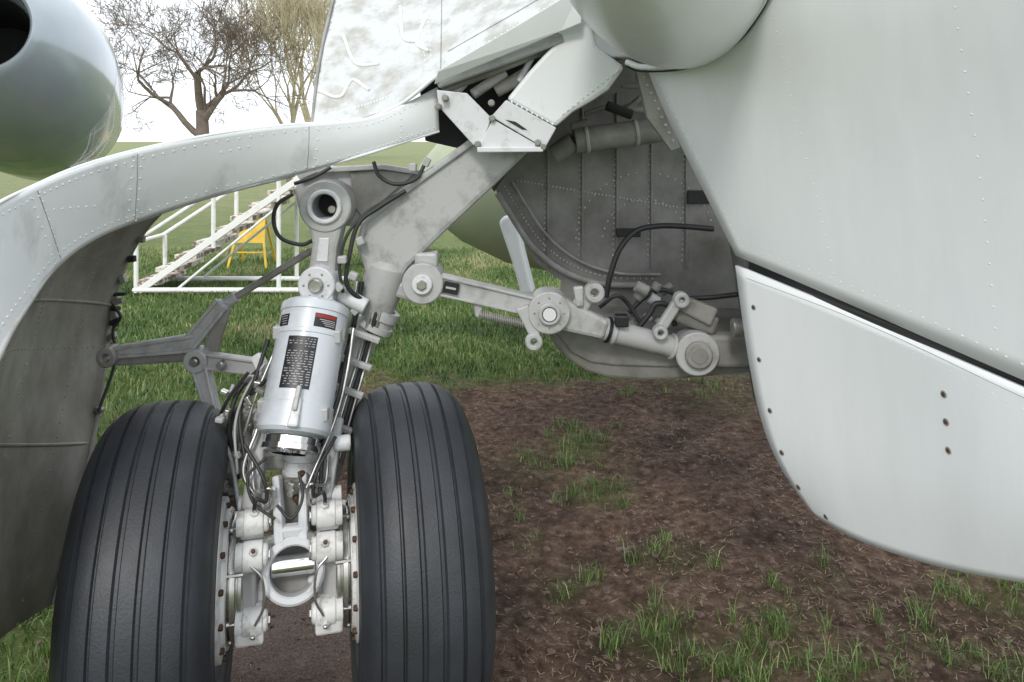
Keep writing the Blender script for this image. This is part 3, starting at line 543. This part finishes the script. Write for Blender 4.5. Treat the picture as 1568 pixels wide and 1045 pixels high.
# ------------------------------------------------------------------ trees
def tree(name,base,h,spread,m,seed,depth=7,upb=.2,trunk=.35,wig=.25,split=3,twist=.75,first=.24,minr=.012,shr=(.68,.88)):
    R=random.Random(seed); vs=[];f=[]
    def seg(p,q,r1,r2,k):
        d,e1,e2=basis(q-p); b=len(vs)
        for o,r in((p,r1),(q,r2)):
            for i in range(k): a=2*math.pi*i/k; vs.append(o+(e1*math.cos(a)+e2*math.sin(a))*r)
        for i in range(k): j=(i+1)%k; f.append((b+i,b+j,b+k+j,b+k+i))
    def grow(p,d,L,r,lev):
        n=4 if lev<4 else 2; k=7 if lev<2 else (4 if lev<4 else 3); r2=r*.72
        pts=[]; wg=wig*(.15 if lev==0 else .8)
        for i in range(n):
            d=(d+Vector((R.gauss(0,wg),R.gauss(0,wg),R.gauss(0,wg)+upb*.3))*.6).normalized(); q=p+d*L/n
            ra=max(minr,r+(r2-r)*i/n); rb=max(minr,r+(r2-r)*(i+1)/n); seg(p,q,ra,rb,k); p=q; pts.append((p.copy(),d.copy(),rb))
        if lev>=depth: return
        c=split+1 if lev in(0,depth-1) else split
        for i in range(c):
            pp,d0,rr=pts[-1] if i<2 else pts[max(1 if lev==0 else 0,R.randrange(len(pts)))]
            _,e1,e2=basis(d0); a=(i*2.4+R.uniform(-.5,.5)) if lev<2 else R.uniform(0,6.28); t=R.uniform(.35,twist)
            nd=(d0*math.cos(t)+(e1*math.cos(a)+e2*math.sin(a))*math.sin(t)*spread+Vector((0,0,upb))).normalized()
            grow(pp,nd,L*R.uniform(*shr),min(rr*.9,rr*R.uniform(.5,.8)),lev+1)
    grow(Vector(base),Vector((0,0,1)),h*first,trunk,0)
    me=bpy.data.meshes.new(name); me.from_pydata(vs,[],f); return link(name,me,m)
tree('oak_tree',(-23.6,60,-.3),20.5,1.25,'bark',12,depth=7,upb=.10,trunk=.60,wig=.30,first=.21,minr=.017,twist=.95)
tree('willow_tree',(-18.4,66,-.3),23,.8,'ybark',11,depth=6,upb=.28,trunk=.34,wig=.16,twist=.7,minr=.020,first=.15,shr=(.78,.97))
tree('willow_tree',(-15.9,62,-.3),20,.8,'ybark',23,depth=6,upb=.28,trunk=.30,wig=.16,twist=.7,minr=.020,first=.15,shr=(.78,.97))

# ------------------------------------------------------------------ ground
patches=[(.37,4.25,.16,.9),(.42,3.72,.14,.8),(.1,4.0,.22,.3),(.66,3.12,.13,.4),(.50,2.62,.14,.75),(.72,2.48,.14,.8),(.92,2.66,.14,.55),(1.05,2.44,.16,.5),(1.38,2.62,.12,.5),(1.75,2.85,.16,.6),(1.35,5.1,.35,.4),(.05,3.3,.15,.2),(.2,2.9,.12,.3),(1.2,2.95,.15,.25),(1.55,2.46,.10,.5),(-1.6,2.7,.25,.9)]
def grassmask(x,y,full=False):
    n=noise.noise(Vector((x*1.3,y*1.3,0)))*.55+noise.noise(Vector((x*4,y*4,3)))*.3
    b=min(1,max(0,(y-5.05-.25*max(0,x)+n)/.7))
    if x<-1.0: b=max(b,min(1,(-1.0-x)/.35)*.9)
    for px,py,r,s in patches:
        q=((x-px)**2+(y-py)**2)/r**2
        if q<6: b=max(b,s*math.exp(-q)*(.45+n*.5))
    return max(0,min(1,b))
def axisgrid(lo,hi,step,far):
    a=list(np.arange(lo,hi,step)); s=step; x=hi
    while x<far: a.append(x); s*=1.35; x+=s
    a.append(far); s=step*1.35; x=lo-s; b=[]
    while x>-far: b.append(x); s*=1.35; x-=s
    b.append(-far); return np.array(b[::-1]+a)
gx=axisgrid(-3.2,2.6,.032,1500); gy=axisgrid(1.8,6.6,.032,1500)
def gz(x,y): return .022*noise.noise(Vector((x*1.5,y*1.5,1)))+.016*noise.noise(Vector((x*6,y*6,5)))+.012*noise.noise(Vector((x*15,y*15,9)))-.012
vs=[];gm=[];gr=[]
for y in gy:
    for x in gx:
        g=grassmask(x,y) if (-6<x<4 and 1<y<9) else 1.0
        z=gz(x,y) if -5<x<4 and 1<y<9 else -.01
        vs.append((x,y,z)); gm.append(g)
        gr.append(min(.7,.9*math.exp(-(((x+.72)/.30)**2+((y-2.55)/.5)**2))))
nx=len(gx)
f=[(j*nx+i,j*nx+i+1,(j+1)*nx+i+1,(j+1)*nx+i) for j in range(len(gy)-1) for i in range(nx-1)]
me=bpy.data.meshes.new('ground'); me.from_pydata(vs,[],f)
for nm,arr in(('grassy',gm),('gravel',gr)):
    a=me.attributes.new(nm,'FLOAT','POINT'); a.data.foreach_set('value',arr)
gmat=bpy.data.materials.new('ground_soil_grass'); gmat.use_nodes=True; nt=gmat.node_tree; n=nt.nodes; l=nt.links; b=n['Principled BSDF']; b.inputs['Roughness'].default_value=.95; b.inputs['Specular IOR Level'].default_value=.15
geo=n.new('ShaderNodeNewGeometry')
def nz(scale,detail=8,ro=.7):
    t=n.new('ShaderNodeTexNoise'); t.inputs['Scale'].default_value=scale; t.inputs['Detail'].default_value=detail; t.inputs['Roughness'].default_value=ro; l.new(geo.outputs['Position'],t.inputs['Vector']); return t
def ramp(src,els):
    r=n.new('ShaderNodeValToRGB'); e=r.color_ramp.elements
    while len(e)<len(els): e.new(.5)
    for i,(p,c) in enumerate(els): e[i].position=p; e[i].color=(*c,1)
    l.new(src,r.inputs['Fac']); return r
soil=ramp(nz(20).outputs['Fac'],[(.3,(.035,.021,.015)),(.46,(.092,.059,.044)),(.58,(.15,.102,.078)),(.72,(.26,.20,.15))])
soil2=ramp(nz(1.5,6).outputs['Fac'],[(.36,(.48,.46,.45)),(.48,(.85,.82,.80)),(.62,(1.25,1.2,1.12))])
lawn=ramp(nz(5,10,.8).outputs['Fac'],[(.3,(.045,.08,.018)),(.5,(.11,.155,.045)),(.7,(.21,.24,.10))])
hazy=ramp(nz(1.2,10,.8).outputs['Fac'],[(.3,(.16,.19,.08)),(.5,(.25,.27,.14)),(.7,(.34,.33,.20))])  # paler lawn colours: distance haze painted into the far grass
grav=ramp(nz(140,4).outputs['Fac'],[(.35,(.15,.105,.085)),(.5,(.29,.22,.185)),(.65,(.42,.35,.31))])
def attr(nm): a=n.new('ShaderNodeAttribute'); a.attribute_name=nm; return a
def mixc(f,a,bb,bt='MIX'):
    m=n.new('ShaderNodeMix'); m.data_type='RGBA'; m.blend_type=bt
    if f is None: m.inputs[0].default_value=1
    else: l.new(f,m.inputs[0])
    l.new(a,m.inputs[6]); l.new(bb,m.inputs[7]); return m.outputs[2]
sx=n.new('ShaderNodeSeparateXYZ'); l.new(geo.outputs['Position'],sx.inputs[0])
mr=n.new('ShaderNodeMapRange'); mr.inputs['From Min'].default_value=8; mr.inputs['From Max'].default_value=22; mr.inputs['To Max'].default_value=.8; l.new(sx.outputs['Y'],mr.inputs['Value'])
lw=mixc(mr.outputs[0],lawn.outputs['Color'],hazy.outputs['Color'])
c=mixc(None,soil.outputs['Color'],soil2.outputs['Color'],'MULTIPLY')
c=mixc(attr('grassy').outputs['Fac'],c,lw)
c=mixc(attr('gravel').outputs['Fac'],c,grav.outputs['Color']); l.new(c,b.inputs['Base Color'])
bp=n.new('ShaderNodeBump'); bp.inputs['Strength'].default_value=1; bp.inputs['Distance'].default_value=.03; l.new(nz(55,8).outputs['Fac'],bp.inputs['Height']); l.new(bp.outputs[0],b.inputs['Normal'])
me.materials.append(gmat); go=bpy.data.objects.new('ground',me); col.objects.link(go); me.polygons.foreach_set('use_smooth',[True]*len(me.polygons))

# ------------------------------------------------------------------ grass blades (one mesh)
def blades(name,roots,m):
    N=len(roots); R=np.array(roots); x,y,z,h,w,ti=R.T
    ang=rng.uniform(0,2*np.pi,N); lean=rng.uniform(.1,.95,N); la=rng.uniform(0,2*np.pi,N)
    dx,dy=np.cos(ang)*w/2,np.sin(ang)*w/2; lx,ly=np.cos(la)*lean*h,np.sin(la)*lean*h
    V=np.zeros((N,5,3))
    V[:,0]=np.stack([x-dx,y-dy,z],1); V[:,1]=np.stack([x+dx,y+dy,z],1)
    V[:,2]=np.stack([x+dx*.8+lx*.35,y+dy*.8+ly*.35,z+h*.6],1); V[:,3]=np.stack([x-dx*.8+lx*.35,y-dy*.8+ly*.35,z+h*.6],1)
    V[:,4]=np.stack([x+lx,y+ly,z+h*(1-.35*lean)],1)
    me=bpy.data.meshes.new(name); me.vertices.add(N*5); me.vertices.foreach_set('co',V.ravel())
    b=np.arange(N)[:,None]*5; idx=np.concatenate([b+0,b+1,b+2,b+3,b+3,b+2,b+4],1).ravel()
    me.loops.add(N*7); me.loops.foreach_set('vertex_index',idx.astype(np.int32)); me.polygons.add(N*2)
    ls=np.concatenate([np.arange(N)[:,None]*7,np.arange(N)[:,None]*7+4],1).ravel(); me.polygons.foreach_set('loop_start',ls.astype(np.int32))
    me.update(calc_edges=True)
    a=me.attributes.new('tint','FLOAT','POINT'); a.data.foreach_set('value',np.repeat(np.clip(rng.normal(0,.2,N)+ti,0,1),5))
    return link(name,me,m)
gb=bpy.data.materials.new('grass_blade'); gb.use_nodes=True; nt=gb.node_tree; n=nt.nodes; l=nt.links; b=n['Principled BSDF']; b.inputs['Roughness'].default_value=.5
a=attr('tint'); r=ramp(a.outputs['Fac'],[(0,(.03,.065,.014)),(.45,(.085,.155,.032)),(.8,(.17,.24,.07)),(1,(.38,.34,.18))]); l.new(r.outputs['Color'],b.inputs['Base Color'])
roots=[]
cnt=0
while len(roots)<95000 and cnt<600000:
    cnt+=1; y=2.2+(12-2.2)*random.random()**.8; lx=-.68*y-.2; x=random.uniform(lx,min(.68*y,2.6))
    if y>6.5 and x>.6: continue
    g=grassmask(x,y)
    if random.random()<g**1.6*.85+.006:
        hh=(.02+.045*g)*random.uniform(.5,1.3)
        ti=.42+.7*noise.noise(Vector((x*1.1,y*1.1,7)))+.3*noise.noise(Vector((x*4,y*4,2)))+max(0,(y-6)*.04)
        roots.append((x,y,gz(x,y) if y<9 else -.01,hh,random.uniform(.003,.0055)*(1 if y<5 else 1.6),ti))
for px,py,r_,s in patches:
    for k in range(int(20*s*r_/.15)):
        cx,cy=px+random.gauss(0,r_*.8),py+random.gauss(0,r_*.7); sz=random.uniform(.35,1.2)
        for j in range(int(26*sz)):
            x,y=cx+random.gauss(0,.02),cy+random.gauss(0,.02); roots.append((x,y,gz(x,y),random.uniform(.03,.12)*(.6+.4*s)*sz,random.uniform(.0022,.0038),.5))
blades('grass',roots,gb)
st=mat('straw',(.36,.27,.17),.8,c2=(.15,.10,.06),scale=20)
vs=[];f=[]
for i in range(20000):
    y=random.uniform(2.3,6); x=random.uniform(-.75*y,min(.7*y,2.2))
    if random.random()<grassmask(x,y)*.6 or random.random()<.5-1.2*noise.noise(Vector((x*2,y*2,4))): continue
    z=gz(x,y)+.004; a=random.uniform(0,6.28); L_=random.uniform(.01,.045); w=random.uniform(.0008,.002); dx,dy=math.cos(a),math.sin(a); b0=len(vs)
    vs+=[(x-dy*w,y+dx*w,z),(x+dy*w,y-dx*w,z),(x+dx*L_,y+dy*L_,z+random.uniform(0,.012))]; f.append((b0,b0+1,b0+2))
me=bpy.data.meshes.new('dead_grass'); me.from_pydata(vs,[],f); link('dead_grass',me,st)
cm=mat('soil_clod',(.15,.10,.078),.95,c2=(.06,.04,.03),scale=30,bump=.4,bscale=120)
ico=bmesh.new(); bmesh.ops.create_icosphere(ico,subdivisions=1,radius=1); IV=[v.co.copy() for v in ico.verts]; IF=[[v.index for v in q.verts] for q in ico.faces]
vs=[];f=[]
for i in range(9000):
    y=random.uniform(2.3,5.8); x=random.uniform(-.7*y,min(.7*y,2.2))
    if random.random()<grassmask(x,y)*.7: continue
    s=.003+.014*random.random()**4; z=gz(x,y); b0=len(vs); sc=(random.uniform(.7,1.3),random.uniform(.7,1.3),random.uniform(.4,.8))
    if -1.1<x<-.35 and y<3.3: s*=.5
    for v in IV: k=s*random.uniform(.75,1.2); vs.append((x+v.x*k*sc[0],y+v.y*k*sc[1],z+v.z*k*sc[2]))
    f+=[[b0+q for q in ff] for ff in IF]
me=bpy.data.meshes.new('soil_clods'); me.from_pydata(vs,[],f); link('soil_clods',me,cm)
ico.free()

# ------------------------------------------------------------------ light: bright thin overcast
w=bpy.data.worlds.new('World'); scene.world=w; w.use_nodes=True; nt=w.node_tree; n=nt.nodes; l=nt.links
sky=n.new('ShaderNodeTexSky'); sky.sky_type='NISHITA'; sky.sun_disc=False
el=math.radians(38); az=math.radians(192)
sky.sun_elevation=el; sky.sun_rotation=az; sky.dust_density=2; sky.air_density=1.0
tc=n.new('ShaderNodeTexCoord'); nzs=n.new('ShaderNodeTexNoise'); nzs.inputs['Scale'].default_value=2.2; nzs.inputs['Detail'].default_value=6; l.new(tc.outputs['Generated'],nzs.inputs['Vector'])
cr=n.new('ShaderNodeValToRGB'); cr.color_ramp.elements[0].position=.3; cr.color_ramp.elements[0].color=(9.0,9.6,10.4,1); cr.color_ramp.elements[1].position=.6; cr.color_ramp.elements[1].color=(11.2,11.6,12.0,1); l.new(nzs.outputs['Fac'],cr.inputs['Fac'])
mx=n.new('ShaderNodeMix'); mx.data_type='RGBA'; mx.inputs[0].default_value=.88; l.new(sky.outputs[0],mx.inputs[6]); l.new(cr.outputs['Color'],mx.inputs[7])
l.new(mx.outputs[2],n['Background'].inputs['Color']); n['Background'].inputs['Strength'].default_value=.15
sl=bpy.data.lights.new('sun','SUN'); sl.energy=1.5; sl.angle=math.radians(10); sl.color=(1,.96,.89); so=bpy.data.objects.new('sun',sl); col.objects.link(so)
dirv=Vector((math.sin(az)*math.cos(el),math.cos(az)*math.cos(el),math.sin(el))); so.rotation_euler=dirv.to_track_quat('Z','Y').to_euler()
scene.view_settings.view_transform='Standard'; scene.view_settings.look='None'; scene.view_settings.exposure=0
print('objs',len(bpy.data.objects))
